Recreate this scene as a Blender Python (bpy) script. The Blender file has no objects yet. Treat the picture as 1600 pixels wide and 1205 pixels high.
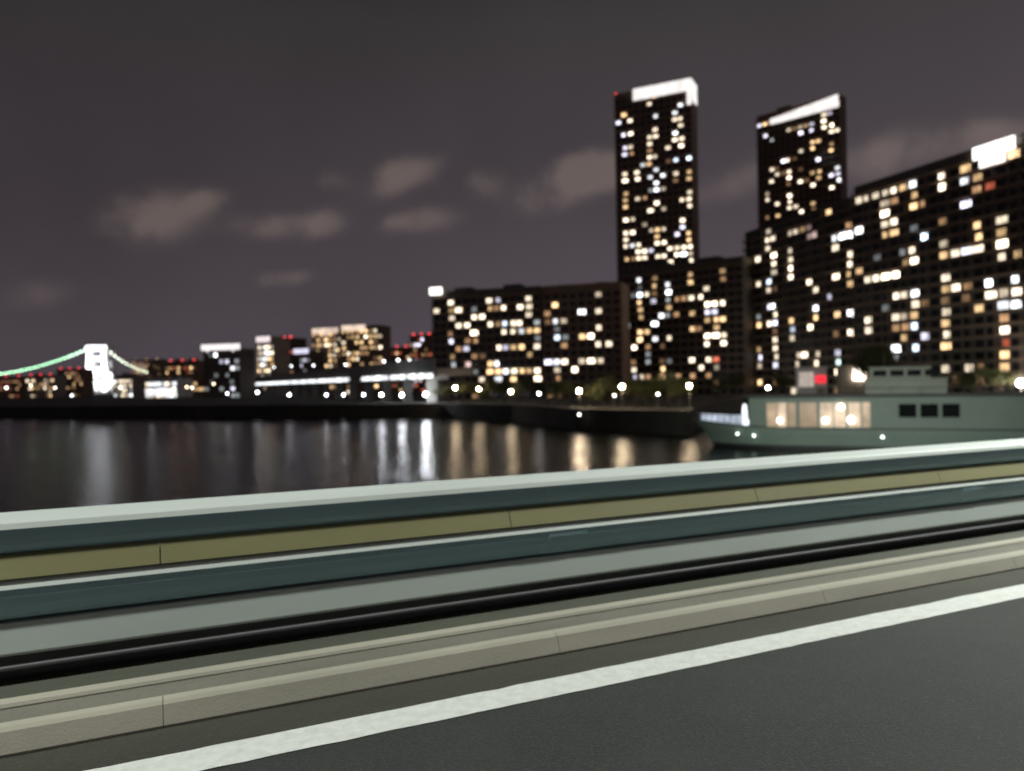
import bpy, bmesh, math, random
from mathutils import Vector, Matrix
R = math.radians
random.seed(7)
SC = bpy.context.scene
COL = SC.collection

# ------------------------------------------------------------------ camera
CAMZ = 10.0
ROLL, PITCH, FPX = -1.0, -0.12, 1200.0
cd = bpy.data.cameras.new('camera')
cam = bpy.data.objects.new('camera', cd)
COL.objects.link(cam)
cam.matrix_world = (Matrix.Translation((0, 0, CAMZ)) @ Matrix.Rotation(R(90 + PITCH), 4, 'X')
                    @ Matrix.Rotation(R(ROLL), 4, 'Z'))
cd.sensor_width = 36.0
cd.lens = 36.0 * FPX / 1600.0
cd.clip_start = 0.05
cd.clip_end = 20000
cd.dof.use_dof = True
cd.dof.focus_distance = 2.6
cd.dof.aperture_fstop = 27.0 / 1000 / 0.016
SC.camera = cam
CM = cam.matrix_world.to_3x3()


def ray(px, py):
    return CM @ Vector(((px - 800) / FPX, -(py - 602.5) / FPX, -1.0))


def at(px, py, y):
    d = ray(px, py)
    return Vector((0, 0, CAMZ)) + d * (y / d.y)


def hor(px):
    return 600 - (px - 800) * 0.01746


def ground_at(px, y, z):
    """the point at height z and distance y that is seen in column px"""
    py = hor(px) + (CAMZ - z) / y * FPX
    p = at(px, py, y)
    return Vector((p.x, y, z))


# ------------------------------------------------------------------ materials
def _new(name):
    m = bpy.data.materials.new(name)
    m.use_nodes = True
    return m, m.node_tree.nodes, m.node_tree.links


def mat(name, col, rough=0.7, var=0.25, scale=2.0, bump=0.0, bscale=30.0, metal=0.0, streak=None, spec=0.5):
    m, n, l = _new(name)
    b = n['Principled BSDF']
    b.inputs['Roughness'].default_value = rough
    b.inputs['Metallic'].default_value = metal
    b.inputs['Specular IOR Level'].default_value = spec
    tc = n.new('ShaderNodeTexCoord')
    mp = n.new('ShaderNodeMapping')
    if streak:
        mp.inputs['Scale'].default_value = streak
    l.new(tc.outputs['Object'], mp.inputs['Vector'])
    nz = n.new('ShaderNodeTexNoise')
    nz.inputs['Scale'].default_value = scale
    nz.inputs['Detail'].default_value = 6
    nz.inputs['Roughness'].default_value = 0.65
    l.new(mp.outputs[0], nz.inputs['Vector'])
    rp = n.new('ShaderNodeValToRGB')
    rp.color_ramp.elements[0].position = 0.25
    rp.color_ramp.elements[1].position = 0.75
    rp.color_ramp.elements[0].color = [c * (1 - var) for c in col] + [1]
    rp.color_ramp.elements[1].color = [min(1, c * (1 + var)) for c in col] + [1]
    l.new(nz.outputs['Fac'], rp.inputs['Fac'])
    l.new(rp.outputs['Color'], b.inputs['Base Color'])
    if bump > 0:
        nb = n.new('ShaderNodeTexNoise')
        nb.inputs['Scale'].default_value = bscale
        nb.inputs['Detail'].default_value = 4
        l.new(tc.outputs['Object'], nb.inputs['Vector'])
        bp = n.new('ShaderNodeBump')
        bp.inputs['Strength'].default_value = bump
        bp.inputs['Distance'].default_value = 0.02
        l.new(nb.outputs['Fac'], bp.inputs['Height'])
        l.new(bp.outputs['Normal'], b.inputs['Normal'])
    return m


def glow(name, col, strength, var=0.35, scale=1.3, spread=False):
    """something that gives off light: a lit window, a lamp globe, a lit panel"""
    m, n, l = _new(name)
    b = n['Principled BSDF']
    b.inputs['Base Color'].default_value = [c * 0.4 for c in col] + [1]
    b.inputs['Roughness'].default_value = 0.3
    b.inputs['Emission Color'].default_value = list(col) + [1]
    if var > 0:
        tc = n.new('ShaderNodeTexCoord')
        oi = n.new('ShaderNodeObjectInfo')
        ad = n.new('ShaderNodeVectorMath')
        ad.operation = 'ADD'
        l.new(tc.outputs['Object'], ad.inputs[0])
        mu = n.new('ShaderNodeMath')
        mu.operation = 'MULTIPLY'
        mu.inputs[1].default_value = 57.0
        l.new(oi.outputs['Random'], mu.inputs[0])
        l.new(mu.outputs[0], ad.inputs[1])
        nz = n.new('ShaderNodeTexNoise')
        nz.inputs['Scale'].default_value = scale
        l.new(ad.outputs[0], nz.inputs['Vector'])
        mr = n.new('ShaderNodeMapRange')
        mr.inputs['From Min'].default_value = 0.3
        mr.inputs['From Max'].default_value = 0.7
        mr.inputs['To Min'].default_value = strength * (1 - var)
        mr.inputs['To Max'].default_value = strength * (1 + var)
        l.new(nz.outputs['Fac'], mr.inputs['Value'])
        if spread:
            # flats differ: each window its own brightness
            pr = n.new('ShaderNodeMapRange')
            pr.inputs['To Min'].default_value = 0.3
            pr.inputs['To Max'].default_value = 1.45
            l.new(oi.outputs['Random'], pr.inputs['Value'])
            m2 = n.new('ShaderNodeMath')
            m2.operation = 'MULTIPLY'
            l.new(mr.outputs[0], m2.inputs[0])
            l.new(pr.outputs[0], m2.inputs[1])
            l.new(m2.outputs[0], b.inputs['Emission Strength'])
        else:
            l.new(mr.outputs[0], b.inputs['Emission Strength'])
    else:
        b.inputs['Emission Strength'].default_value = strength
    return m


def bridge_facade(name, col):
    return mat(name, col, 0.8, 0.25, 0.15)


M = dict(
    asphalt=mat('asphalt', (0.028, 0.031, 0.028), 0.85, 0.26, 1.0, 0.35, 90),
    gutter=mat('gutter_concrete', (0.042, 0.043, 0.030), 0.85, 0.25, 2.5, 0.3, 60, streak=(0.25, 1, 1)),
    paint=mat('road_paint', (0.72, 0.74, 0.70), 0.6, 0.16, 16, 0.2, 80),
    kerb=mat('kerb_concrete', (0.40, 0.38, 0.31), 0.8, 0.15, 3, 0.12, 90, streak=(0.25, 1, 1)),
    walk=mat('walkway_concrete', (0.175, 0.165, 0.135), 0.85, 0.18, 3, 0.3, 60, streak=(0.3, 1, 1)),
    walk_dark=mat('walkway_strip', (0.072, 0.075, 0.055), 0.85, 0.2, 3, 0.3, 60, streak=(0.3, 1, 1)),
    steel=mat('rail_shaded_tone', (0.25, 0.39, 0.42), 0.4, 0.10, 2.0, 0.05, 40, streak=(0.2, 1, 1)),  # rail faces darkened: shade below the lit tops put into the colour
    cap=mat('rail_lit_tone', (0.70, 0.76, 0.72), 0.4, 0.10, 2.0, 0.05, 40, streak=(0.2, 1, 1)),  # pale tone paints the overhead lamp light onto the rail tops
    panel_olive=mat('olive_panel', (0.30, 0.285, 0.14), 0.55, 0.10, 2, streak=(0.3, 1, 1)),
    panel_grey=mat('grey_beam', (0.42, 0.47, 0.44), 0.5, 0.10, 2, streak=(0.3, 1, 1)),
    pipe=mat('galvanised_pipe', (0.24, 0.245, 0.26), 0.6, 0.15, 3),
    post=mat('post_steel', (0.12, 0.13, 0.13), 0.5, 0.2, 4),
    quay=mat('quay_ground', (0.06, 0.058, 0.05), 0.9, 0.4, 0.08),
    terrace=mat('wet_concrete', (0.22, 0.29, 0.25), 0.5, 0.22, 0.12, 0.05, 1.5, spec=0.25),
    stone=mat('quay_wall', (0.055, 0.055, 0.055), 0.9, 0.3, 0.3),
    wall_brown=mat('brown_tile', (0.30, 0.20, 0.145), 0.8, 0.2, 0.1),
    wall_dark=mat('dark_tile', (0.15, 0.125, 0.105), 0.8, 0.2, 0.1),
    wall_grey=mat('grey_tile', (0.17, 0.155, 0.14), 0.8, 0.2, 0.1),
    wall_lit=mat('pale_render', (0.42, 0.36, 0.30), 0.8, 0.15, 0.1),
    slab=mat('balcony_concrete', (0.30, 0.22, 0.165), 0.8, 0.2, 0.3),
    boat_glass=mat('boat_glass', (0.012, 0.014, 0.015), 0.03, 0.2, 0.5),
    glass=mat('dark_glass', (0.02, 0.022, 0.025), 0.12, 0.3, 0.5),
    roofkit=mat('roof_plant', (0.12, 0.12, 0.12), 0.8, 0.2, 0.5),
    lamp_post=mat('lamp_post_paint', (0.10, 0.10, 0.10), 0.5, 0.1, 3),
    bark=mat('bark', (0.07, 0.05, 0.035), 0.9, 0.3, 3),
    white=mat('white_paint', (0.8, 0.8, 0.8), 0.45, 0.06, 0.5),
    concrete=mat('viaduct_concrete', (0.36, 0.35, 0.33), 0.85, 0.2, 0.15),
    pavilion=mat('pavilion_roof', (0.24, 0.26, 0.22), 0.8, 0.15, 0.3),
    cable=mat('cable_steel', (0.35, 0.37, 0.36), 0.5, 0.1, 1),
)


def add_aggregate(m, light, scale=170.0, amount=0.5):
    """small pale stones showing in the asphalt"""
    n, l = m.node_tree.nodes, m.node_tree.links
    b = n['Principled BSDF']
    src = b.inputs['Base Color'].links[0].from_socket
    tc = n.new('ShaderNodeTexCoord')
    vo = n.new('ShaderNodeTexVoronoi')
    vo.inputs['Scale'].default_value = scale
    l.new(tc.outputs['Object'], vo.inputs['Vector'])
    rp = n.new('ShaderNodeValToRGB')
    rp.color_ramp.elements[0].position = 0.62
    rp.color_ramp.elements[1].position = 0.95
    sx = n.new('ShaderNodeSeparateColor')
    l.new(vo.outputs['Color'], sx.inputs[0])
    l.new(sx.outputs[0], rp.inputs['Fac'])
    mu = n.new('ShaderNodeMath')
    mu.operation = 'MULTIPLY'
    mu.inputs[1].default_value = amount
    l.new(rp.outputs['Color'], mu.inputs[0])
    mx = n.new('ShaderNodeMix')
    mx.data_type = 'RGBA'
    mx.inputs[7].default_value = list(light) + [1]
    l.new(mu.outputs[0], mx.inputs[0])
    l.new(src, mx.inputs[6])
    l.new(mx.outputs[2], b.inputs['Base Color'])


add_aggregate(M['asphalt'], (0.085, 0.087, 0.08), 120, 0.3)
add_aggregate(M['gutter'], (0.09, 0.09, 0.07), 100, 0.25)
add_aggregate(M['walk'], (0.11, 0.10, 0.085), 100, 0.3)


def leaf_mat(name, a, b_):
    m, n, l = _new(name)
    b = n['Principled BSDF']
    b.inputs['Roughness'].default_value = 0.65
    g = n.new('ShaderNodeNewGeometry')
    rp = n.new('ShaderNodeValToRGB')
    rp.color_ramp.elements[0].color = list(a) + [1]
    rp.color_ramp.elements[1].color = list(b_) + [1]
    l.new(g.outputs['Random Per Island'], rp.inputs['Fac'])
    l.new(rp.outputs['Color'], b.inputs['Base Color'])
    return m


M['leaf'] = leaf_mat('foliage', (0.035, 0.05, 0.018), (0.11, 0.11, 0.035))


def water_mat():
    m, n, l = _new('harbour_water')
    b = n['Principled BSDF']
    b.inputs['Base Color'].default_value = (0.006, 0.008, 0.009, 1)
    b.inputs['Roughness'].default_value = 0.17
    b.inputs['IOR'].default_value = 1.33
    b.inputs['Specular IOR Level'].default_value = 0.13
    tc = n.new('ShaderNodeTexCoord')
    prev = None
    for sc, st, rot, dist in ((0.35, (0.7, 1.3, 1), 12, 0.16), (1.6, (0.8, 1.2, 1), -20, 0.09), (5.0, (1, 1, 1), 30, 0.026)):
        mp = n.new('ShaderNodeMapping')
        mp.inputs['Scale'].default_value = st
        mp.inputs['Rotation'].default_value = (0, 0, R(rot))
        l.new(tc.outputs['Object'], mp.inputs['Vector'])
        nz = n.new('ShaderNodeTexNoise')
        nz.inputs['Scale'].default_value = sc
        nz.inputs['Detail'].default_value = 2
        l.new(mp.outputs[0], nz.inputs['Vector'])
        bp = n.new('ShaderNodeBump')
        bp.inputs['Strength'].default_value = 1.0
        bp.inputs['Distance'].default_value = dist
        l.new(nz.outputs['Fac'], bp.inputs['Height'])
        if prev:
            l.new(prev.outputs['Normal'], bp.inputs['Normal'])
        prev = bp
    l.new(prev.outputs['Normal'], b.inputs['Normal'])
    return m


M['water'] = water_mat()


# ------------------------------------------------------------------ mesh helpers
class MB:
    def __init__(s):
        s.v, s.f = [], []

    def box(s, x0, x1, y0, y1, z0, z1, mtx=None):
        i = len(s.v)
        pts = [(x, y, z) for z in (z0, z1) for y in (y0, y1) for x in (x0, x1)]
        if mtx:
            pts = [mtx @ Vector(p) for p in pts]
        s.v += [tuple(p) for p in pts]
        for q in ((0, 2, 3, 1), (4, 5, 7, 6), (0, 1, 5, 4), (2, 6, 7, 3), (0, 4, 6, 2), (1, 3, 7, 5)):
            s.f.append(tuple(i + k for k in q))

    def tube(s, pts, r, seg=10, cap=True):
        """a round bar along pts; r a number or one radius per point"""
        pts = [Vector(p) for p in pts]
        i0 = len(s.v)
        for k, p in enumerate(pts):
            d = (pts[min(k + 1, len(pts) - 1)] - pts[max(k - 1, 0)]).normalized()
            a = d.orthogonal() if abs(d.z) > 0.95 else d.cross(Vector((0, 0, 1)))
            a.normalize()
            b = d.cross(a)
            rr = r[k] if isinstance(r, (list, tuple)) else r
            for q in range(seg):
                t = 2 * math.pi * q / seg
                s.v.append(tuple(p + a * (rr * math.cos(t)) + b * (rr * math.sin(t))))
        for k in range(len(pts) - 1):
            for q in range(seg):
                a0 = i0 + k * seg + q
                a1 = i0 + k * seg + (q + 1) % seg
                s.f.append((a0, a1, a1 + seg, a0 + seg))
        if cap:
            s.f.append(tuple(i0 + q for q in reversed(range(seg))))
            s.f.append(tuple(i0 + (len(pts) - 1) * seg + q for q in range(seg)))

    def lathe(s, prof, seg=14, c=(0, 0, 0)):
        i0 = len(s.v)
        for (r, z) in prof:
            for q in range(seg):
                t = 2 * math.pi * q / seg
                s.v.append((c[0] + r * math.cos(t), c[1] + r * math.sin(t), c[2] + z))
        for k in range(len(prof) - 1):
            for q in range(seg):
                a0, a1 = i0 + k * seg + q, i0 + k * seg + (q + 1) % seg
                s.f.append((a0, a1, a1 + seg, a0 + seg))
        s.f.append(tuple(i0 + q for q in reversed(range(seg))))
        s.f.append(tuple(i0 + (len(prof) - 1) * seg + q for q in range(seg)))

    def prism(s, poly, z0, z1):
        """poly: plan outline, counter-clockwise"""
        i = len(s.v)
        n = len(poly)
        s.v += [(p[0], p[1], z0) for p in poly] + [(p[0], p[1], z1) for p in poly]
        s.f.append(tuple(i + k for k in reversed(range(n))))
        s.f.append(tuple(i + n + k for k in range(n)))
        for k in range(n):
            k2 = (k + 1) % n
            s.f.append((i + k, i + k2, i + n + k2, i + n + k))

    def extrude(s, prof, t0, t1, steps=1, bend=None):
        """prof: (n, z) outline; extruded along t as (t, n, z)"""
        i0 = len(s.v)
        m = len(prof)
        for k in range(steps + 1):
            t = t0 + (t1 - t0) * k / steps
            s.v += [(t, p[0], p[1]) for p in prof]
        for k in range(steps):
            for q in range(m):
                a, b = i0 + k * m + q, i0 + k * m + (q + 1) % m
                s.f.append((a, b, b + m, a + m))
        s.f.append(tuple(i0 + q for q in reversed(range(m))))
        s.f.append(tuple(i0 + steps * m + q for q in range(m)))

    def mesh(s, name, m, smooth=False, fix=True):
        me = bpy.data.meshes.new(name)
        me.from_pydata(s.v, [], s.f)
        if fix:
            bm = bmesh.new()
            bm.from_mesh(me)
            bmesh.ops.recalc_face_normals(bm, faces=bm.faces)
            bm.to_mesh(me)
            bm.free()
        if smooth:
            me.polygons.foreach_set('use_smooth', [True] * len(me.polygons))
        me.materials.append(m)
        return me

    def build(s, name, m, parent=None, smooth=False, fix=True, bevel=0.0):
        o = bpy.data.objects.new(name, s.mesh(name, m, smooth, fix))
        COL.objects.link(o)
        if parent:
            o.parent = parent
        if bevel:
            bv = o.modifiers.new('bevel', 'BEVEL')
            bv.width = bevel
            bv.segments = 2
            bv.limit_method = 'ANGLE'
        return o


def link(name, me, parent=None, loc=(0, 0, 0), rz=0.0):
    o = bpy.data.objects.new(name, me)
    COL.objects.link(o)
    o.parent = parent
    o.location = loc
    o.rotation_euler = (0, 0, rz)
    return o


def tag(o, label=None, cat=None, group=None, kind=None):
    if label:
        o['label'] = label
    if cat:
        o['category'] = cat
    if group:
        o['group'] = group
    if kind:
        o['kind'] = kind
    return o


def empty(name, loc=(0, 0, 0), rz=0.0):
    o = bpy.data.objects.new(name, None)
    o.empty_display_size = 0.5
    COL.objects.link(o)
    o.location = loc
    o.rotation_euler = (0, 0, rz)
    return o


def copy_tree(o, parent=None):
    c = o.copy()
    COL.objects.link(c)
    c.parent = parent
    for ch in list(o.children):
        copy_tree(ch, c)
    return c


# ------------------------------------------------------------------ window glow palette
PAL = {'W': (0.93, 0.96, 1.0), 'B': (0.70, 0.84, 1.0), 'V': (0.84, 0.82, 1.0), 'C': (1.0, 0.84, 0.62),
       'O': (1.0, 0.66, 0.33), 'D': (0.95, 0.55, 0.28), 'G': (0.72, 0.78, 0.80), 'T': (0.72, 1.0, 0.92),
       'R': (1.0, 0.22, 0.12), 'P': (1.0, 0.70, 0.66), 'Y': (1.0, 0.80, 0.22)}
POW = {'W': 2.3, 'B': 2.0, 'V': 1.7, 'C': 2.1, 'O': 1.5, 'D': 0.5, 'G': 0.5, 'T': 1.5, 'R': 0.7, 'P': 0.9, 'Y': 1.4}
_gm, _wm = {}, {}


def glow_mat(code, lev):
    k = (code, lev)
    if k not in _gm:
        _gm[k] = glow('lit_pane_' + code.lower() + str(lev), PAL[code], POW[code] * (0.55, 1.1, 1.9)[lev], 0.45, 1.1, True)
    return _gm[k]


def window_mesh(w, h, m, key):
    if key not in _wm:
        b = MB()
        g = 0.05
        for (a, c) in ((-w / 2, -g), (g, w / 2)):
            b.box(a, c, -0.06, 0.0, 0, h)
        _wm[key] = b.mesh('window', m)
    return _wm[key]


# ------------------------------------------------------------------ buildings
def facade_frame(pxl, dl, pxr, dr, pyref, z0):
    a, b = at(pxl, pyref, dl), at(pxr, pyref, dr)
    A, B = Vector((a.x, a.y, z0)), Vector((b.x, b.y, z0))
    u = (B - A)
    w = u.length
    u.normalize()
    return A, u, w, math.atan2(u.y, u.x)


def parse(s):
    out = []
    for q in s.replace('\n', ';').split(';'):
        q = q.strip()
        if q:
            x, y, c = q.split(',')
            out.append((float(x), float(y), c[0], (2 if '+' in c else 0 if '-' in c else 1), 'w' in c, 'b' in c))
    return out


def crop(s, ox, oy, k):
    return [(ox + x / k, oy + y / k, c, lev, wd, bg) for (x, y, c, lev, wd, bg) in parse(s)]


def building(name, label, cat, pxl, dl, pxr, dr, ztop, depth, fh, bay, wall, wins, pyref=520, z0=4.5, group=None,
             balcony=1.1, fin=2, win=(2.1, 2.05), seed=1, lit_extra=0, unlit=True, plant=True, slabm='slab', lintel=0.35):
    rnd = random.Random(seed)
    A, u, w, rz = facade_frame(pxl, dl, pxr, dr, pyref, z0)
    e = tag(empty(name, A, rz), label, cat, group)
    H = ztop - z0
    nfl = max(1, int(H / fh))
    nb = max(1, int(round(w / bay)))
    bw = w / nb
    b = MB()
    b.box(0, w, 0, depth, 0, H)
    b.box(0, w, 0, 0.3, H, H + 1.0)
    b.box(0, w, depth - 0.3, depth, H, H + 1.0)
    b.box(0, 0.3, 0.3, depth - 0.3, H, H + 1.0)
    b.box(w - 0.3, w, 0.3, depth - 0.3, H, H + 1.0)
    b.build('wall', M[wall], e)
    if plant:
        for k in range(2):
            x0 = w * (0.15 + 0.45 * k + 0.1 * rnd.random())
            r = MB()
            r.box(x0, x0 + w * 0.16, depth * 0.3, depth * 0.7, H, H + 1.4 + 2.2 * rnd.random())
            r.build('roof_plant', M['roofkit'], e)
    if balcony:
        for f in range(1, nfl + 1):
            s = MB()
            s.box(0, w, -balcony, 0, f * fh - 0.22, f * fh)
            s.box(0, w, -balcony, -balcony + 0.1, f * fh, f * fh + 0.42)
            if f * fh + 0.5 < H:
                s.build('balcony', M[slabm], e)
        if fin:
            for k in range(0, nb + 1, fin):
                s = MB()
                x0 = min(max(k * bw - 0.1, 0), w - 0.2)
                s.box(x0, x0 + 0.2, -balcony - 0.12, -balcony - 0.003, 0, H)
                s.build('party_fin', M[slabm], e)
    # lit windows
    inv = Matrix.Rotation(-rz, 3, 'Z')
    cells = {}
    for (px, py, c, lev, wd, bg) in wins:
        d = inv @ ray(px, py)
        o = inv @ (Vector((0, 0, CAMZ)) - A)
        if d.y <= 0:
            continue
        p = o + d * (-o.y / d.y)
        i, f = int(p.x // bw), int((p.z - 0.2) // fh)
        i = min(max(i, 0), nb - 1)
        if f < 0 or f >= nfl:
            continue
        for t in (0, 1, -1, 2, -2):
            if 0 <= i + t < nb and (i + t, f) not in cells:
                cells[(i + t, f)] = (c, lev, wd, bg)
                break
    cols = [q[0] for q in cells] or [0]
    for k in range(lit_extra):
        q = (rnd.choice(cols), rnd.randrange(nfl))
        if q not in cells:
            cells[q] = (rnd.choice('CCCODDDGV'), rnd.choice((0, 0, 1)), False, False)
    n = 0
    for (i, f), (c, lev, wd, bg) in cells.items():
        ww = min(bw - 0.3, win[0] * (1.35 if wd else 1.0) * (1.2 if bg else 1.0) * rnd.choice((0.75, 1.0, 1.0)))
        ww = round(ww, 1)
        hh = round(win[1] * (1.1 if bg else 1.0), 1)
        me = window_mesh(ww, hh, glow_mat(c, lev), (ww, hh, c, lev))
        x = (i + 0.5) * bw + rnd.uniform(-0.5, 0.5) * max(0, bw - ww - 0.3)
        link('window', me, e, (x, -0.004, f * fh + 0.25), 0)
        n += 1
    if unlit:
        rest = [(i, f) for f in range(nfl) for i in range(nb) if (i, f) not in cells]
        ww, hh = round(min(bw - 0.5, win[0]), 1), win[1]
        me = window_mesh(ww, hh, M['glass'], (ww, hh, 'glass'))
        for (i, f) in rest[:max(0, 100 - n)]:
            link('window', me, e, ((i + 0.5) * bw, -0.004, f * fh + 0.25), 0)
        rest = rest[max(0, 100 - n):]
        if rest:
            s = MB()
            for (i, f) in rest:
                x = (i + 0.5) * bw
                s.box(x - ww / 2, x - 0.05, -0.064, -0.004, f * fh + 0.25, f * fh + 0.25 + hh)
                s.box(x + 0.05, x + ww / 2, -0.064, -0.004, f * fh + 0.25, f * fh + 0.25 + hh)
            tag(s.build('unlit_windows', M['glass'], e, fix=False), kind='stuff')
    e['_w'], e['_h'] = w, H
    return e, w, H, depth


WA = crop("""205,240,D;245,270,C;285,225,C;400,190,D;435,195,O-;390,245,W;480,255,C;525,250,V-;585,310,C;690,310,C;745,265,C;735,290,C-
915,285,O+;870,340,D;875,380,D;755,355,C-;165,350,C-;250,340,O-;330,325,Cw;385,310,G;480,345,O;475,375,C;480,410,C;535,400,O-
400,385,C;410,460,C+w;340,425,C;300,440,C;260,480,D;340,505,D;590,430,B+;630,470,C+;600,480,C;650,415,C;705,415,C;690,460,W
760,440,O;770,485,O;800,430,G;930,415,W;990,420,C;920,460,G;920,500,B+w;985,495,G-;1070,350,Ww;1165,340,C;1035,205,O-
1070,490,O;1125,490,C+;1170,450,C;1175,530,C;1230,525,C;265,545,V;340,570,V-w;310,580,D;430,540,D;450,600,D;265,610,O-;400,630,D
545,585,C;550,560,V-;600,545,O;640,545,O;770,605,O;820,555,C+;815,510,G;890,650,V+w;930,640,W;975,570,D;270,690,G;350,680,P
350,720,O;305,720,D;420,710,G;460,745,C;495,665,O;550,675,W;600,695,W;605,735,C;550,720,O;510,740,O+w;660,735,O;680,735,O
720,735,C;740,710,W;545,780,Ww;820,690,C;815,740,C+w;985,670,C;1030,715,C+;940,720,C-;1090,670,C;1150,670,C+w;1190,660,C;900,780,D""", 640, 400, 4)
WB = crop("""475,265,C+;490,205,O-;295,310,O+b;270,370,V;355,350,C;495,335,W-;610,285,W;670,270,W+;675,330,C;615,350,C;680,360,C;615,420,W
680,450,C;680,490,C;575,505,C-;620,490,C;295,460,V;355,450,C;290,520,V;345,530,C-;290,570,V;330,560,D;480,410,C;475,460,C;520,460,C
475,500,C;480,580,C;470,545,D;500,580,C;630,595,B;690,585,B+;575,600,D;305,680,C;300,740,C+w;380,670,C;370,740,C;420,650,W;500,660,W
475,700,W;495,740,W+;545,710,W;630,670,C;690,690,O;690,730,O;635,710,D;490,790,W;545,785,C-;315,850,O;310,905,O;395,830,C;435,830,D
500,880,C+;545,890,C;485,930,Cw;650,840,C;710,820,C;700,850,C;705,900,C;320,980,C;360,970,C;440,1000,C-;320,1050,C;365,1040,C
320,1110,C;325,1135,C;500,1020,O+;495,1070,O;665,970,C;655,1010,V;650,1050,V;715,1040,O;715,1080,O;400,1150,C;405,1190,C;500,1130,C
510,1190,C;610,1150,C;660,1150,C;640,1190,C+;720,1170,C;345,1200,D""", 900, 100, 4.017) + crop(
    """320,10,W;325,100,O;395,30,C;405,70,C;400,95,C;500,15,C;515,70,C+;610,30,C;645,60,W+w;670,20,C;580,105,C;725,40,C;720,90,C
540,140,C-;630,165,C;700,150,C;700,180,W""", 900, 380, 4.017)
WM = crop("""385,210,W;320,280,O;315,330,O;385,330,B+;510,250,O;585,240,W;580,290,W+;510,360,V;590,350,G;595,455,G;720,265,O;715,320,C
645,365,D;685,360,D;710,345,C;395,375,O;330,440,C;395,425,O;520,465,W+;515,520,W+w;510,580,Ww;400,540,O;400,590,O+;445,535,O
280,510,W-;280,545,D;285,640,C;330,640,C+;595,610,C;525,650,D;440,690,G;435,740,G;610,745,G;340,730,C;345,780,C+;340,830,C;290,740,D
415,830,C;465,830,D;540,770,O;535,830,O+w;610,830,G;800,375,C+;875,370,C+;920,360,C;800,430,V;875,430,V+;805,490,O;880,480,O
920,475,O;800,540,D;880,530,O;735,550,O;725,435,O-;805,600,C+;880,595,C+w;935,590,C;820,650,C;935,645,C;820,705,C;745,720,C
885,700,R;755,820,D;825,820,D;790,135,C+b;860,880,D""", 900, 380, 4.017)
WT = crop("""200,370,V;265,330,O;300,320,D;270,440,V+;320,440,G;400,310,C;410,385,C-;460,375,D;545,330,O-;595,320,V+;520,410,V+;600,395,V
690,280,C+w;680,330,C+;670,370,C;755,340,C+;715,400,C;740,380,C;590,470,O;640,450,O;600,530,O;530,520,C;755,490,O;755,530,O
390,600,V+;435,600,C;625,610,V+;290,690,C;320,650,D;335,720,C;310,760,C;365,700,D;440,670,C;440,710,C+;510,650,D;640,680,O
610,710,O;630,720,O+;530,740,C;545,770,D;765,640,W+;755,690,V;745,720,V;765,770,W+;740,820,C+;605,790,C;445,790,D;450,850,C+
450,890,C;450,920,C;445,960,C;285,850,C;275,880,C;335,900,C;540,950,C;615,890,O;345,1000,O;285,1020,D;605,940,D""", 1140, 120, 4.635)
WBK = crop("""725,985,O;960,830,C+b;930,920,C-b;420,1120,C-;580,1080,P;580,1160,P-;290,1120,C;290,1180,C;900,1100,W+b;750,1170,W+b;860,1090,D
1130,870,C;1150,960,C+b;1150,1050,C;1130,1120,O;960,920,C""", 1140, 120, 4.635) + crop(
    """190,195,C+b;190,400,C+;290,40,C;295,100,C;310,150,C+w;310,210,Cw;310,300,Cw;295,385,B;420,20,C-;430,140,C;440,200,C;435,240,C+
435,310,C;570,40,P-b;750,70,W+b;750,160,C+b;900,40,W+b;890,130,C;870,210,C;870,300,O-;970,260,O-;975,345,C;910,390,O-;600,340,C
605,420,C;745,310,C+w;615,580,W;625,640,O;750,620,Ow;460,640,O+;330,520,W+;330,590,C;325,660,V+;205,600,G;205,670,O;460,730,B-w
600,705,C+;885,590,W;985,670,C;340,800,C;345,870,C+;470,790,C;495,870,C;480,930,Cw;350,940,V;225,890,V;215,950,C-;640,860,C-
640,930,C;790,920,T+;655,1000,C;795,1010,C;1120,340,C+w;1170,500,C;1170,590,C-;290,700,C""", 1140, 360, 4.635)
WC = crop("""20,460,C+;20,550,C;205,500,C;215,570,Cw;220,650,C+b;210,760,Ow;330,390,O;395,370,W+b;400,470,O-;420,530,O;390,590,D;610,310,C
585,420,C+b;820,270,Ob;745,390,W+;820,370,O;830,440,D;965,410,R;770,570,V+w;1030,680,Cw;1070,760,O-;840,720,O;830,790,O;790,920,W+w
850,910,Cw;1030,880,C+b;1150,870,O;400,720,G;445,790,B+;410,880,C;410,980,C+;350,980,O-;640,840,C;610,900,O;640,930,C;220,1090,C+w
1000,1070,W+;1150,1060,W;1060,1150,Cb;630,1100,C-;640,1170,O;1170,1150,C;1120,190,Ob;0,750,W+b;60,1090,C""", 1340, 200, 4.635) + crop(
    """210,120,C;210,200,C-;235,260,D;380,90,W;375,170,O;420,150,D;375,240,B+;400,310,V;375,390,B;540,70,C+;560,130,O-;520,220,C
570,230,O;570,380,O+w;750,130,O-;900,50,Cw;900,120,W+b;1010,110,W;890,200,D;910,270,C;930,340,R-;935,440,O;945,510,O+w
700,520,C-;765,520,D;800,640,O;625,640,D;240,390,W+b;225,460,W+;175,480,C;170,540,C;700,70,D;60,270,C""", 1340, 440, 4.017)

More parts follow.
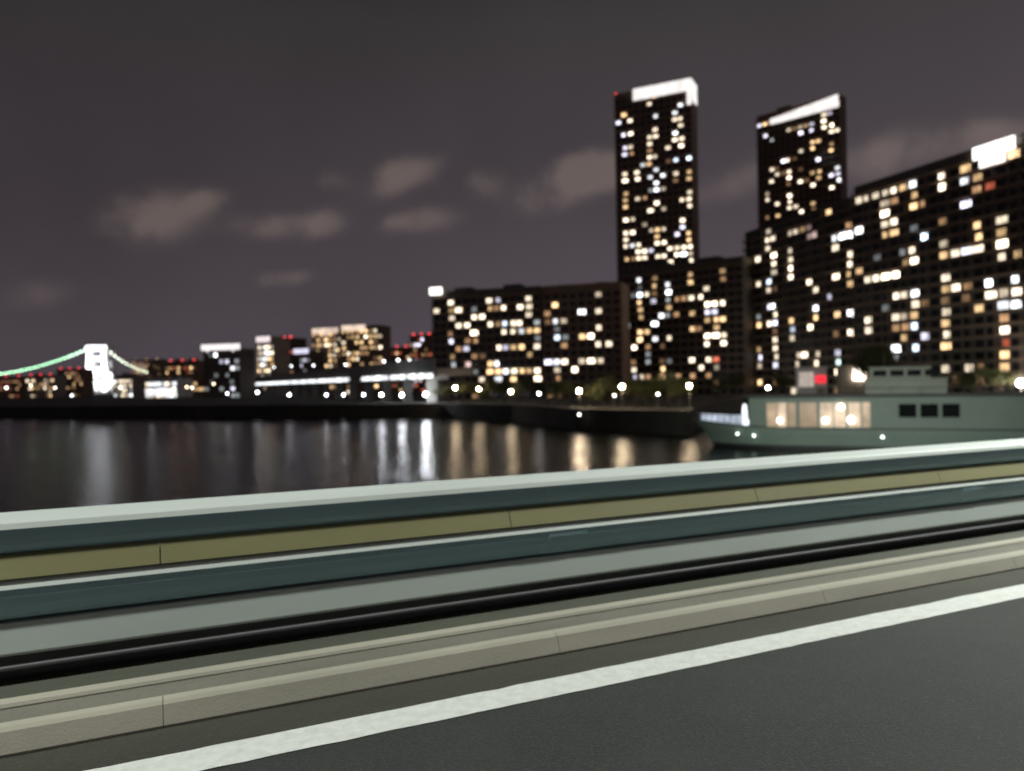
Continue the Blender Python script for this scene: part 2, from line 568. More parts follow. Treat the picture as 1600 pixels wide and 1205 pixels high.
# left blocks
eL1, *_ = building('apartment_block', 'dark apartment block with scattered lit flats and a bright corner sign beside the elevated roadway',
                   'apartment block', 677, 300, 846, 287, 45.5, 14, 3.0, 3.2, 'wall_dark', [w for w in WA if w[0] < 848],
                   group='apartment blocks along the water', seed=3, lit_extra=16, pyref=540)
s = MB()
s.box(-0.5, 4.6, -1.6, -1.25, 40.6, 43.4)
s.build('roof_sign', glow('sign_white', (1, .96, .88), 2.6, 0.25, 0.8), eL1)
eL2, *_ = building('apartment_block', 'brown apartment block with few lit flats, just left of the tallest tower',
                   'apartment block', 850, 286, 972, 276, 45.2, 14, 3.0, 3.2, 'wall_brown', [w for w in WA if w[0] >= 848],
                   group='apartment blocks along the water', seed=4, lit_extra=10, pyref=540)
# tower 1
eT1, w1, h1, d1 = building('residential_tower', 'tallest residential tower with a white lit crown that turns down its right edge', 'tower',
                           963, 378, 1082, 361, 150.5, 12, 3.2, 3.15, 'wall_brown', WB, pyref=300,
                           group='residential towers with lit crowns', seed=5, lit_extra=34)
mc = glow('crown_light', (1.0, 0.95, 0.92), 1.05, 0.15, 0.25)
s = MB()
n1 = 12
for k in range(n1):
    x0 = w1 * 0.26 + (w1 * 0.74 - 1.0) * k / n1
    s.box(x0, x0 + (w1 * 0.74 - 1.0) / n1 - 0.12, -1.5, -1.15, h1 - 4.4, h1 + 1.2)
s.box(w1 * 0.26, w1, -1.42, -1.14, h1 - 4.1, h1 + 0.7)
s.build('crown_panel', mc, eT1)
s = MB()
s.box(w1 - 1.6, w1 + 0.6, -1.5, -0.9, h1 - 11, h1 + 1.2)
s.box(w1 + 0.1, w1 + 0.6, -0.9, 10, h1 - 8, h1 + 1.2)
s.build('corner_light', mc, eT1)
s = MB()
s.lathe([(0.05, 0), (0.3, 0.1), (0.3, 0.6), (0.05, 0.8)], 8, (0.4, 0.4, h1 + 1.0))
s.build('aviation_beacon', glow('beacon_red', (1, 0.05, 0.06), 3.5, 0), eT1)
# tower 2
eT2, w2, h2, d2 = building('residential_tower', 'shorter residential tower with a slanting white crown, rising behind the two nearest blocks', 'tower',
                           1184, 425, 1314, 393, 154.5, 8, 3.2, 3.3, 'wall_brown', WT, pyref=260,
                           group='residential towers with lit crowns', seed=6, lit_extra=18)
s = MB()
for k in range(n1):
    x0 = w2 * 0.2 + (w2 * 0.8 - 0.3) * k / n1
    t = k / (n1 - 1)
    s.box(x0, x0 + (w2 * 0.8 - 0.3) / n1 - 0.1, -1.5, -1.15, h2 - 6.0, h2 - 2.8 + 3.2 * t)
s.box(w2 * 0.18, w2, -1.42, -1.14, h2 - 5.7, h2 - 3.0)
s.build('crown_panel', mc, eT2)
s = MB()
s.tube([(w2 - 1, 1, h2), (w2 - 1, 1, h2 + 6)], 0.18, 6)
s.build('mast', M['white'], eT2)
# middle block, nearest blocks
eM, *_ = building('apartment_block', 'dark wide apartment block standing at the foot of the tallest tower', 'apartment block',
                  974, 320, 1163, 288, 55.5, 16, 3.05, 3.2, 'wall_dark', WM, pyref=520,
                  group='apartment blocks along the water', seed=8, lit_extra=24)
eB, *_ = building('apartment_block', 'dark block in front of the shorter tower, a column of cream windows at its left', 'apartment block',
                  1166, 300, 1335, 243, 66.5, 18, 3.1, 3.3, 'wall_dark', [w for w in WBK if w[0] < 1338], pyref=480,
                  group='apartment blocks along the water', seed=9, lit_extra=26, win=(2.3, 2.1))
eC, wc, hc, dc = building('apartment_block', 'nearest and largest apartment block under the big glaring white rooftop sign', 'apartment block',
                          1337, 240, 1760, 168, 68.6, 18, 3.1, 3.4, 'wall_grey',
                          [w for w in WBK if w[0] >= 1338] + WC, pyref=440,
                          group='apartment blocks along the water', seed=10, lit_extra=30, win=(2.4, 2.1))
p0 = facade_frame(1337, 240, 1760, 168, 440, 4.5)


def on_facade(fr, px, py):
    A, u, w, rz = fr
    inv = Matrix.Rotation(-rz, 3, 'Z')
    d, o = inv @ ray(px, py), inv @ (Vector((0, 0, CAMZ)) - A)
    return o + d * (-o.y / d.y)


a, b_ = on_facade(p0, 1527, 236), on_facade(p0, 1592, 226)
s = MB()
s.box(a.x, b_.x, -1.7, -1.3, hc - 2.6, hc + 0.6)
s.box(a.x + 1.8, b_.x - 2.6, -1.68, -1.32, hc - 5.0, hc - 2.6)
s.build('roof_sign', glow('big_sign', (1, 0.97, 0.92), 2.4, 0.2, 0.4), eC)

# ------------------------------------------------------------------ far city beyond the left shore
FAR = 'far city buildings on the skyline'
far = [  # px0, px1, ytop, Y, wall, lit windows, colours, seed, label
    (402, 428, 530, 560, 'wall_lit', 16, 'CCCOW', 'slim warm-lit far tower just left of the block with red roof lights'),
    (430, 458, 531, 640, 'wall_dark', 9, 'RROD', 'dark far block with red lights along its roof'),
    (459, 484, 552, 600, 'wall_grey', 4, 'VVG', 'low far block under a pale violet sign'),
    (488, 533, 517, 620, 'wall_lit', 20, 'OOCCD', 'left one of the two far amber blocks with cream lit roof bands'),
    (534, 598, 512, 590, 'wall_brown', 26, 'OOCDD', 'right and wider one of the two far amber blocks with cream roof bands'),
    (600, 640, 545, 700, 'wall_brown', 8, 'RDO', 'dim reddish far block behind the elevated roadway'),
    (641, 676, 526, 640, 'wall_brown', 10, 'PRDV', 'reddish far tower close beside the dark apartment block'),
    (318, 375, 548, 480, 'wall_dark', 6, 'WGV', 'dark far office block topped by a long white lit board'),
    (258, 310, 566, 760, 'wall_brown', 10, 'RRDO', 'dim far block with a row of red lights on its roof'),
    (205, 252, 563, 1650, 'wall_brown', 14, 'OODR', 'orange-lit far block just right of the white bridge tower'),
    (178, 206, 588, 700, 'wall_lit', 8, 'CWC', 'small bright low building at the foot of the bridge tower'),
    (88, 128, 578, 900, 'wall_brown', 8, 'DOD', 'dim brown far block left of the bridge tower'),
    (40, 84, 588, 860, 'wall_lit', 9, 'DOC', 'low brownish far block under the green cable lights'),
    (-20, 36, 590, 900, 'wall_brown', 9, 'DRD', 'low dim far block at the very left edge'),
    (226, 276, 594, 560, 'white', 10, 'WWC', 'low white-lit shed on the far shore'),
    (280, 318, 588, 600, 'wall_brown', 7, 'OOD', 'low orange-lit shed on the far shore'),
]
for k, (x0, x1, yt, Y, wl, nl, cols, lab) in enumerate(far):
    rnd = random.Random(100 + k)
    xm = (x0 + x1) / 2
    zt = CAMZ + (hor(xm) - yt) / FPX * Y
    fh = 4.2
    nfl = int((zt - 4.5) / fh)
    wins = []
    for q in range(int(nl * 2.8)):
        py = yt + 3 + (hor(xm) + 3 - yt) * rnd.random() ** 1.3
        wins.append((x0 + 2 + (x1 - x0 - 4) * rnd.random(), py, rnd.choice(cols), rnd.choice((0, 1, 1)), False, False))
    fe, fw, fhh, fd = building('city_building', lab, 'building', x0, Y, x1, Y * 0.985, zt, 16, fh, 3.6, wl, wins, pyref=575,
                               group=FAR, balcony=0.0, fin=0, win=(2.6, 2.4), seed=200 + k, plant=(k % 2 == 0), unlit=False)
    if k in (3, 4):
        s = MB()
        s.box(0.6, fw * (0.92 if k == 3 else 0.6), -0.5, -0.15, fhh - 2.4, fhh + 1.8)
        s.build('roof_band', glow('roof_band_cream', (1, 0.78, 0.62), 0.85, 0.3, 0.3), fe)
    if k == 7:
        s = MB()
        s.box(-1.0, fw + 0.4, -0.6, -0.2, fhh + 0.2, fhh + 3.8)
        s.box(fw * 0.1, fw * 0.14, -0.2, 0.3, fhh - 1, fhh + 1)
        s.box(fw * 0.8, fw * 0.84, -0.2, 0.3, fhh - 1, fhh + 1)
        s.build('lit_board', glow('board_white', (1, 0.93, 0.93), 1.15, 0.1, 0.3), fe)
    if k == 2:
        s = MB()
        s.box(0.5, fw - 1, -0.6, -0.2, fhh - 0.5, fhh + 3.2)
        s.build('lit_board', glow('board_violet', (0.82, 0.80, 1.0), 1.1, 0.2, 0.4), fe)
    if k == 0:
        s = MB()
        s.box(0, fw * 0.8, -0.5, -0.2, fhh - 2.4, fhh + 1.6)
        s.build('lit_board', glow('board_pink', (1.0, 0.86, 0.86), 1.1, 0.3, 0.4), fe)
    if k == 14:
        s = MB()
        s.box(1, fw - 1, -0.6, -0.2, 1.4, 6.2)
        s.build('lit_front', glow('front_white', (0.97, 0.96, 1.0), 1.2, 0.35, 0.15), fe)
    if k in (1, 5, 6, 8, 9, 11, 12, 13):
        for q in range(3):
            s = MB()
            s.lathe([(0.1, 0), (0.75, 0.3), (0.75, 1.2), (0.1, 1.6)], 8, (fw * (0.15 + 0.35 * q), 1.0, fhh + 1.0))
            s.build('roof_beacon', M.setdefault('beacon', glow('beacon_glow', (1, 0.06, 0.07), 3.0, 0)) if k != 9 else glow_mat('O', 1), fe)

# ------------------------------------------------------------------ land, water
shore = [(-700, 330), (0, 305), (450, 250), (690, 236), (800, 205), (900, 163), (1000, 150), (1078, 140), (1084, 152), (1166, 262), (1335, 206),
         (1600, 165), (2000, 128)]
poly = [ground_at(px, y, 0) for px, y in shore]
poly = [(p.x, p.y) for p in poly] + [(700, 128), (4500, 4500), (-4500, 4500), (-4500, 330)]
s = MB()
s.prism(poly, -3, 4.5)
tag(s.build('quay_ground', M['quay']), kind='structure')
s = MB()
s.box(-5000, 5000, -400, 5000, -0.01, 0.0)
tag(s.build('water', M['water']), kind='structure')

# ------------------------------------------------------------------ near bridge: deck, kerb, parapet
ANG = R(24.8)
BR = (0, 0, 0)
ROADZ = 8.5
TL0, TL1 = -60, 60


def near(mb, name, m, parent=None, smooth=False, bevel=0):
    o = mb.build(name, m, parent, smooth, True, bevel)
    if not parent:
        o.rotation_euler = (0, 0, ANG)
    return o


s = MB()
s.box(TL0, TL1, -9, 3.48, ROADZ - 2.0, ROADZ)
tag(near(s, 'road', M['asphalt']), kind='structure')
s = MB()
rnd = random.Random(12)
n_ = 1200
for k in range(n_ + 1):
    t = TL0 + (TL1 - TL0) * k / n_
    j0, j1 = rnd.gauss(0, 0.0022), rnd.gauss(0, 0.0022)
    if rnd.random() < 0.03:
        j0 += 0.012 * rnd.random()
    if rnd.random() < 0.03:
        j1 -= 0.012 * rnd.random()
    s.v += [(t, 3.256 + j0, ROADZ + 0.004), (t, 3.463 + j1, ROADZ + 0.004)]
    if k:
        i = 2 * k
        s.f.append((i - 2, i, i + 1, i - 1))
tag(near(s, 'road_marking', M['paint']), kind='structure')
s = MB()
s.box(TL0, TL1, 3.483, 3.75, ROADZ - 2.0, ROADZ - 0.002)
tag(near(s, 'gutter', M['gutter']), kind='structure')
s = MB()
kz = ROADZ + 0.105
for k in range(-30, 30):
    s.extrude([(3.753, ROADZ - 0.5), (3.753, ROADZ + 0.01), (3.79, kz - 0.015), (3.81, kz - 0.002), (3.83, kz), (3.86, kz), (3.86, ROADZ - 0.5)], k * 2.0 + 0.0015, k * 2.0 + 1.9985)
tag(near(s, 'kerb', M['kerb']), kind='structure')
s = MB()
s.box(TL0, TL1, 3.862, 4.02, ROADZ - 2, kz - 0.002)
tag(near(s, 'walkway', M['walk']), kind='structure')
s = MB()
s.extrude([(4.022, ROADZ - 1.9), (4.022, kz + 0.004), (4.032, kz + 0.018), (4.105, kz + 0.018), (4.115, kz + 0.004), (4.115, ROADZ - 1.9)], TL0, TL1)
tag(near(s, 'walkway_edging', M['kerb']), kind='structure')
s = MB()
s.box(TL0, TL1, 4.117, 4.415, ROADZ - 2, kz)
tag(near(s, 'walkway', M['walk_dark']), kind='structure')

par = tag(empty('bridge_parapet', (0, 0, 0), ANG), 'pale steel bridge parapet with two box rails and olive infill along the kerb', 'parapet')
top = [(4.58, 9.392), (4.435, 9.368), (4.418, 9.358), (4.407, 9.338), (4.405, 9.30), (4.408, 9.262), (4.418, 9.235), (4.44, 9.216), (4.47, 9.209), (4.58, 9.209)]
mid = [(4.57, 9.112), (4.403, 9.088), (4.384, 9.078), (4.368, 9.055), (4.364, 9.015), (4.368, 8.975), (4.38, 8.935), (4.40, 8.905), (4.44, 8.892), (4.57, 8.892)]
low = [(4.50, 8.889), (4.385, 8.889), (4.332, 8.755), (4.335, 8.742), (4.50, 8.742)]
for nm, pr, m in (('top_rail', top, 'steel'), ('middle_rail', mid, 'steel'), ('lower_beam', low, 'panel_grey')):
    s = MB()
    s.extrude(pr, -40, 40, 40)
    near(s, nm, M[m], par, False, 0.004)
for nm, pr in (('top_rail_lit_strip', [(4.585, 9.398), (4.434, 9.374), (4.414, 9.364), (4.4, 9.337), (4.4035, 9.336), (4.416, 9.361), (4.435, 9.371), (4.585, 9.3955)]),
               ('middle_rail_lit_strip', [(4.57, 9.117), (4.401, 9.094), (4.381, 9.084), (4.362, 9.054), (4.3655, 9.053), (4.383, 9.081), (4.402, 9.091), (4.57, 9.1145)])):
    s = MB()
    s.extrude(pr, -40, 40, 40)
    near(s, nm, M['cap'], par)  # thin added strip carrying the painted light along each rail top
s = MB()
s.tube([(-40, 4.345, 8.687), (40, 4.345, 8.687)], 0.014, 10)
near(s, 'base_pipe', M['pipe'], par, True)
for k in range(-6, 12):
    s = MB()
    s.extrude([(4.45, 9.212), (4.442, 9.212), (4.412, 9.2), (4.372, 9.103), (4.382, 9.10)], k * 2.0 + 0.003, k * 2.0 + 1.997)
    near(s, 'infill_panel', M['panel_olive'], par)
for k in range(-6, 12):
    s = MB()
    t = k * 2.0
    s.box(t - 0.05, t + 0.05, 4.575, 4.68, 7.2, 9.15)
    s.box(t - 0.09, t + 0.09, 4.50, 4.70, 8.35, 8.37)
    near(s, 'post', M['post'], par, False, 0.004)
for t in (-9.6, -5.6, -1.62, 2.4, 6.4, 10.4):
    for pr in (top, mid):
        c0 = (4.5, sum(p_[1] for p_ in pr) / len(pr))
        s = MB()
        s.extrude([(c0[0] + (p_[0] - c0[0]) * 1.02, c0[1] + (p_[1] - c0[1]) * 1.02) for p_ in pr], t - 0.14, t + 0.14)
        near(s, 'splice_sleeve', M['steel'], par, False, 0.002)
fas = MB()
fas.box(TL0, TL1, 4.482, 4.492, ROADZ - 2, 8.77)
near(fas, 'fascia', M['post'], par)

# bridge street lamps (the light on the roadway)
def bridge_lamp(t, first=None):
    if first is None:
        e = empty('street_lamp', (0, 0, 0), ANG)
        s = MB()
        s.tube([(0, 4.85, 6.6), (0, 4.85, 8.5), (0, 4.85, 17.0), (0, 4.6, 18.0), (0, 4.4, 18.5), (0, 4.1, 18.55)],
               [0.13, 0.12, 0.08, 0.07, 0.06, 0.05], 12)
        s.build('pole', M['lamp_post'], e, True)
        s = MB()
        s.box(-0.18, 0.18, 3.45, 4.2, 18.5, 18.64)
        s.build('lamp_head', M['lamp_post'], e, False, True, 0.03)
        s = MB()
        s.box(-0.13, 0.13, 3.52, 4.08, 18.47, 18.497)
        s.build('lens', glow('lamp_lens', (0.93, 1.0, 0.92), 6, 0), e)
        ld = bpy.data.lights.new('lamp_light', 'AREA')
        ld.shape = 'DISK'
        ld.size = 0.5
        ld.energy = 4100
        ld.color = (0.96, 1.0, 0.93)
        lo = bpy.data.objects.new('lamp_light', ld)
        COL.objects.link(lo)
        lo.parent = e
        lo.location = (0, 3.8, 18.4)
    else:
        e = copy_tree(first)
    v = Matrix.Rotation(ANG, 3, 'Z') @ Vector((t, 0, 0))
    e.location = v
    return e


LG = 'street lamps along the bridge'
L0 = bridge_lamp(-13.5)
tag(L0, 'tall grey bridge street lamp with a curved arm over the roadway', 'street lamp', LG)
L1 = bridge_lamp(15.5, L0)

# ------------------------------------------------------------------ suspension bridge
SB_Y = 1400.0


def sb(px, py):
    return at(px, py, SB_Y)


bt = sb(153, hor(153))
e = tag(empty('suspension_bridge', (bt.x, SB_Y, 0)), 'far suspension bridge with a floodlit white tower and strings of green cable lights', 'bridge')
X0, Z = bt.x, lambda py, px=153: CAMZ + (hor(px) - py) / FPX * SB_Y
s = MB()
ztop = Z(540)
for sx in (-1, 1):
    s.tube([(sx * 15.5, 0, 0), (sx * 14.5, 0, 36), (sx * 13, 0, ztop - 3)], [7.5, 6.0, 5.2], 4)
    s.tube([(sx * 15.5, 22, 0), (sx * 14.5, 22, 36), (sx * 13, 22, ztop - 3)], [7.5, 6.0, 5.2], 4)
s.box(-19, 19, -4, 26, ztop - 9, ztop)
s.box(-19, 19, -3, 25, 44, 52)
s.box(-15, 15, -2, 24, 66, 72)
s.build('tower', M['white'], e)
s = MB()
s.box(-27, 27, -10, 34, -2, 6)
s.build('pier', M['concrete'], e)
s = MB()
s.box(-900, 500, 2, 20, 24, 28)
s.build('deck', M['concrete'], e)
gm = glow('cable_green', (0.50, 1.0, 0.60), 8, 0.2)
gm2 = glow('cable_lime', (0.88, 1.0, 0.70), 5.5, 0.2)


def cabpts(pxs, y_a, y_b, sag):
    out = []
    for k in range(len(pxs)):
        t = k / (len(pxs) - 1)
        px = pxs[k]
        py = y_a + (y_b - y_a) * t + sag * 4 * t * (1 - t)
        p = sb(px, py)
        out.append((p.x - X0, -1.0, p.z))
    return out


cl = cabpts([140 - 150 * k / 23 for k in range(24)], 545, 587, 7)
cr = cabpts([168 + 62 * k / 10 for k in range(11)], 547, 583, 5)
for c_ in (cl, cr):
    s = MB()
    s.tube(c_, 0.7, 6)
    s.build('cable', M['cable'], e, True)
bulb = MB()
bulb.lathe([(0.2, -1.3), (1.2, -0.7), (1.3, 0.3), (0.8, 1.1), (0.1, 1.4)], 8)
bm1, bm2 = bulb.mesh('cable_light', gm, True), bulb.mesh('cable_light', gm2, True)
for c_, m_ in ((cl[1:], bm1), (cr[1:], bm2)):
    for p in c_:
        link('cable_light', m_, e, (p[0], p[1] - 1.0, p[2] + 1.6))
for sx, zz in ((-1, 1), (1, 1)):
    ld = bpy.data.lights.new('flood_or_fill_light', 'SPOT')
    ld.energy = 1.5e6
    ld.spot_size = R(75)
    ld.spot_blend = 0.4
    ld.shadow_soft_size = 1.0
    ld.color = (0.93, 0.95, 1.0)
    lo = bpy.data.objects.new('flood_or_fill_light', ld)
    COL.objects.link(lo)
    lo.parent = e
    lo.location = (sx * 18, -60, 8)
    d = Vector((sx * 6, 0, 52)) - Vector(lo.location)
    lo.rotation_euler = d.to_track_quat('-Z', 'Y').to_euler()

# ------------------------------------------------------------------ elevated roadway with strip lights
va, vb = ground_at(690, 240, 0), ground_at(400, 560, 0)
vv = vb - va
VL = vv.length
e = tag(empty('elevated_roadway', (va.x, va.y, 4.5), math.atan2(vv.y, vv.x)), 'grey elevated roadway on piers with rows of white strip lights under its deck', 'viaduct')
# local x runs away from the camera, +y is the far side (left of travel): the near face is at -y or +y
nside = 1 if (Matrix.Rotation(math.atan2(vv.y, vv.x), 3, 'Z') @ Vector((0, 1, 0))).y < 0 else -1
s = MB()
s.box(-12, VL, -6, 6, 8.6, 10.4)
s.box(-12, VL, nside * 6.0 - 0.3, nside * 6.0 + 0.3, 7.9, 9.0)
s.build('deck', M['concrete'], e)
s = MB()
s.box(-12, VL, nside * 6.31, nside * 6.6, 9.2, 13.6) if nside > 0 else s.box(-12, VL, -6.6, -6.31, 9.2, 13.6)
s.build('parapet', M['concrete'], e)
for k in range(15):
    x = 8 + k * (VL - 12) / 15
    s = MB()
    s.box(x - 0.8, x + 0.8, -1.6, 1.6, 0, 7.2)
    s.box(x - 1.0, x + 1.0, -5.5, 5.5, 7.2, 8.6)
    s.build('pier', M['concrete'], e)
sm = glow('strip_white', (0.93, 0.97, 1.0), 2.0, 0.85, 0.25)
k = 0
x = -10
rnd = random.Random(5)
while x < VL - 6:
    L = rnd.choice((2.5, 4, 6))
    if not (60 < x < 80):
        s = MB()
        y0 = nside * 6.75
        s.box(x, x + L, y0 - 0.12, y0 + 0.12, 7.7, 9.1)
        s.build('strip_light', sm, e)
    x += L + rnd.choice((0.8, 1.5, 2.5))


# ------------------------------------------------------------------ lamps on the quay
def quay_lamp(px, py, Y, z0, colr, power, r, label, group, proto={}):
    p = at(px, py, Y)
    key = (round(p.z - z0, 1), colr, power, r)
    h = p.z - z0
    e = tag(empty('quay_lamp', (p.x, Y, z0)), label, 'lamp', group)
    s = MB()
    s.tube([(0, 0, 0), (0, 0, 0.4), (0, 0, h - r)], [0.11, 0.07, 0.05], 8)
    s.lathe([(0.05, h + r * 0.95), (r * 0.75, h + r * 1.0), (r * 0.7, h + r * 1.12), (0.05, h + r * 1.3)], 10)
    s.build('post', M['lamp_post'], e, True)
    s = MB()
    s.lathe([(r * math.sin(math.pi * q / 8) + 0.001, h - r * math.cos(math.pi * q / 8)) for q in range(9)], 12)
    gk = 'globe_%s_%s' % (colr, power)
    if gk not in M:
        M[gk] = glow(gk, {'w': (0.90, 0.94, 1.0), 'y': (1.0, 0.78, 0.52), 'c': (1.0, 0.90, 0.76)}[colr], power * 2.0, 0)
    s.build('globe', M[gk], e, True)
    return e


PL = 'lamps along the quay'
lamps = [
    (711, 606, 232, 'y', 60, .46, 'warm globe lamp on the promenade, first in front of the dark apartment block'),
    (748, 608, 222, 'y', 45, .4, 'warm globe lamp among the trees, second from the elevated roadway'),
    (798, 612, 206, 'y', 45, .42, 'warm globe lamp at the middle of the tree row'),
    (842, 615, 186, 'w', 16, .26, 'small pale lamp between the tree row and the brown block'),
    (905, 611, 168, 'y', 160, .4, 'bright warm globe lamp below the low brown apartment block'),
    (972, 604, 156, 'y', 140, .4, 'bright warm globe lamp below the left edge of the tallest tower'),
    (1077, 603, 150, 'y', 100, .38, 'bright warm globe lamp below the wide dark block'),
    (1200, 606, 262, 'c', 60, .5, 'cream globe lamp beside the white kiosk behind the cruise boat'),
    (1595, 599, 178, 'c', 110, .8, 'glaring cream lamp at the right edge of the photo'),
    (355, 615, 300, 'w', 9, .3, 'lone white lamp on the far left quay below the lit board'),
    (10, 606, 320, 'w', 9, .3, 'white lamp at the far left end of the quay'),
    (402, 613, 262, 'w', 12, .34, 'white lamp at the left end of the row under the elevated roadway'),
    (665, 616, 241, 'w', 170, .46, 'brightest white lamp, right end of the row under the elevated roadway'),
    (628, 617, 243, 'w', 110, .36, 'second brightest white lamp in the row under the elevated roadway'),
    (596, 617, 245, 'w', 80, .36, 'white lamp third from the right end under the elevated roadway'),
]
for (px, py, Y, c, pw, r, lab) in lamps:
    quay_lamp(px, py, Y, 4.5, c, pw, r, lab, PL)
for px in (452, 510, 537, 568):
    quay_lamp(px, 617, 252, 4.5, 'w', 14, .3, 'dimmer white lamp in the left half of the row under the elevated roadway', PL)
for px, py, c, pw in ((48, 602, 'y', 6), (86, 606, 'c', 6), (112, 618, 'w', 6), (188, 606, 'c', 7), (236, 612, 'w', 8), (272, 607, 'y', 6),
                      (292, 605, 'y', 7), (300, 606, 'c', 7), (334, 600, 'y', 6)):
    quay_lamp(px, py, 315 + (px % 7), 4.5, c, pw, .3, 'faint lamp among others along the far left shore near the suspension bridge', PL)
# small lights on the quay wall
for px, py, Y, lab in ((905, 648, 160.0, 'tiny white lamp fixed low on the dark quay wall'),
                       (960, 618, 160.5, 'tiny lamp on a short post by the bright warm globe lamps'),
                       (1028, 616, 152.5, 'tiny lamp on a short post below the wide dark block')):
    p = at(px, py, Y)
    if p.z < 4.5:
        e = tag(empty('wall_lamp', p), lab, 'lamp', PL)
        s = MB()
        s.box(-0.18, 0.18, 0.0, 1.8, -0.1, 0.1)
        s.build('bracket', M['lamp_post'], e)
        s = MB()
        s.lathe([(0.05, -0.2), (0.2, -0.1), (0.2, 0.15), (0.05, 0.22)], 8, (0, -0.22, 0))
        s.build('globe', glow('wall_lamp_white', (1, .97, .92), 9, 0), e)
    else:
        quay_lamp(px, py, Y + 1.5, 4.5, 'c', 9, .2, lab, PL)


# ------------------------------------------------------------------ trees
def tree_meshes(seed, h, cw, leaves):
    rnd = random.Random(seed)
    t = MB()
    th = h * 0.42
    t.tube([(0, 0, 0), (0.05, 0.02, th * 0.5), (0.1, -0.05, th), (0.05, 0.05, h * 0.8)], [h * .028, h * .022, h * .017, h * .005], 8)
    tips = []
    for k in range(7):
        a = k * 2.4 + rnd.random()
        z0 = th * (0.75 + 0.3 * rnd.random())
        r = cw * (0.25 + 0.22 * rnd.random())
        tip = Vector((math.cos(a) * r, math.sin(a) * r, z0 + h * (0.16 + 0.26 * rnd.random())))
        t.tube([(0, 0, z0), tuple(tip * 0.55 + Vector((0, 0, z0 * 0.45 + 0.3))), tuple(tip)], [h * .012, h * .008, h * .003], 6)
        tips.append(tip)
    tips += [Vector((0, 0, h * 0.85)), Vector((cw * .1, -cw * .1, h * 0.7)), Vector((-cw * .1, cw * .1, h * .62))]
    c = MB()
    for k in range(leaves):
        tip = rnd.choice(tips)
        rr = cw * 0.24
        p = tip + Vector((rnd.gauss(0, rr * .55), rnd.gauss(0, rr * .55), rnd.gauss(0, rr * .42)))
        n = Vector((rnd.gauss(0, 1), rnd.gauss(0, 1), rnd.gauss(0.4, 1))).normalized()
        a = n.orthogonal().normalized()
        a = Matrix.Rotation(rnd.random() * 6.28, 3, n) @ a
        b = n.cross(a)
        L = h * (0.022 + 0.022 * rnd.random())
        i = len(c.v)
        c.v += [tuple(p - a * L), tuple(p + b * L * .5), tuple(p + a * L), tuple(p - b * L * .5)]
        c.f.append((i, i + 1, i + 2, i + 3))
    return t.mesh('trunk', M['bark'], True), c.mesh('crown', M['leaf'], False, False)


TV = [tree_meshes(31, 7.5, 6.0, 1500), tree_meshes(32, 6.5, 6.5, 1500), tree_meshes(33, 8.5, 6.5, 1600)]
BIG = tree_meshes(41, 17, 12, 3200)


def tree(px, Y, z0, var, rz, sc, label, group, name='tree'):
    p = ground_at(px, Y, z0)
    e = tag(empty(name, p, rz), label, 'tree', group)
    e.scale = (sc, sc, sc * 0.95)
    tm, cm = BIG if var == 9 else TV[var]
    link('trunk', tm, e)
    link('crown', cm, e)
    return e


rnd = random.Random(77)
row = [(690, 245), (702, 240), (722, 238), (736, 234), (760, 228), (774, 226), (788, 222), (812, 212), (828, 206), (856, 196), (872, 186), (888, 182),
       (922, 176), (940, 172), (956, 170), (992, 166), (1010, 164), (1044, 160), (1062, 158)]
for k, (px, Y) in enumerate(row):
    tree(px, Y, 4.5, k % 3, rnd.random() * 6, 0.72 + 0.25 * rnd.random(),
         'small dark tree in the promenade row between the lamps at the foot of the blocks', 'promenade trees')
for px, Y, sc, lab in ((1368, 212, 0.9, 'tall grey-green tree standing in front of the nearest block'),):
    tree(px, Y, 4.5, 9, 1.0, sc, lab, None)
for k, (px, Y) in enumerate([(1122, 240), (1150, 256), (1225, 248), (1505, 190), (1530, 187), (1565, 184)]):
    tree(px, Y, 4.5, (k + 1) % 3, k * 1.3, 1.0, 'dark street tree on the quay behind the cruise boat', 'street trees behind the boat')


# ------------------------------------------------------------------ kiosk, pavilion, boat
p = ground_at(1247, 245, 4.5)
e = tag(empty('kiosk', p, R(-14)), 'small white kiosk with a red lit sign on the quay behind the cruise boat', 'kiosk')
s = MB()
s.box(0, 8.6, 0, 5, 0, 8.8)
s.box(-0.4, 9.0, -1.4, 5.3, 8.8, 9.2)
s.build('wall', M['white'], e)
s = MB()
for k in range(3):
    s.box(0.4 + k * 1.5, 1.7 + k * 1.5, -0.08, -0.002, 2.9, 7.6)
s.build('window', glow('kiosk_window', (1.0, 0.84, 0.72), 0.45, 0.3), e)
s = MB()
s.box(5.3, 8.3, -0.35, -0.003, 4.2, 6.4)
s.build('sign', glow('kiosk_red', (1.0, 0.03, 0.05), 1.3, 0.2), e)
s = MB()
s.box(5.6, 8.0, -0.08, -0.004, 0.1, 2.6)
s.build('shutter', M['wall_lit'], e)

p = ground_at(1310, 222, 4.5)
e = tag(empty('lit_shelter', p, R(-14)), 'open shelter with a glaring cream light panel beside the white kiosk', 'shelter')
s = MB()
s.box(0, 9.2, 0, 4, 9.0, 9.4)
s.build('roof', M['pavilion'], e)
for x in (0.2, 4.5, 8.8):
    s = MB()
    s.box(x, x + 0.2, 0.3, 0.5, 0, 9.0)
    s.build('post', M['lamp_post'], e)
s = MB()
s.box(0.2, 9.0, 3.6, 3.8, 0, 9.0)
s.build('back_wall', M['wall_lit'], e)
s = MB()
s.box(4.6, 7.8, 2.9, 3.1, 4.8, 8.0)
s.build('light_panel', glow('shelter_panel', (1.0, 0.88, 0.74), 6.5, 0.2, 0.5), e)

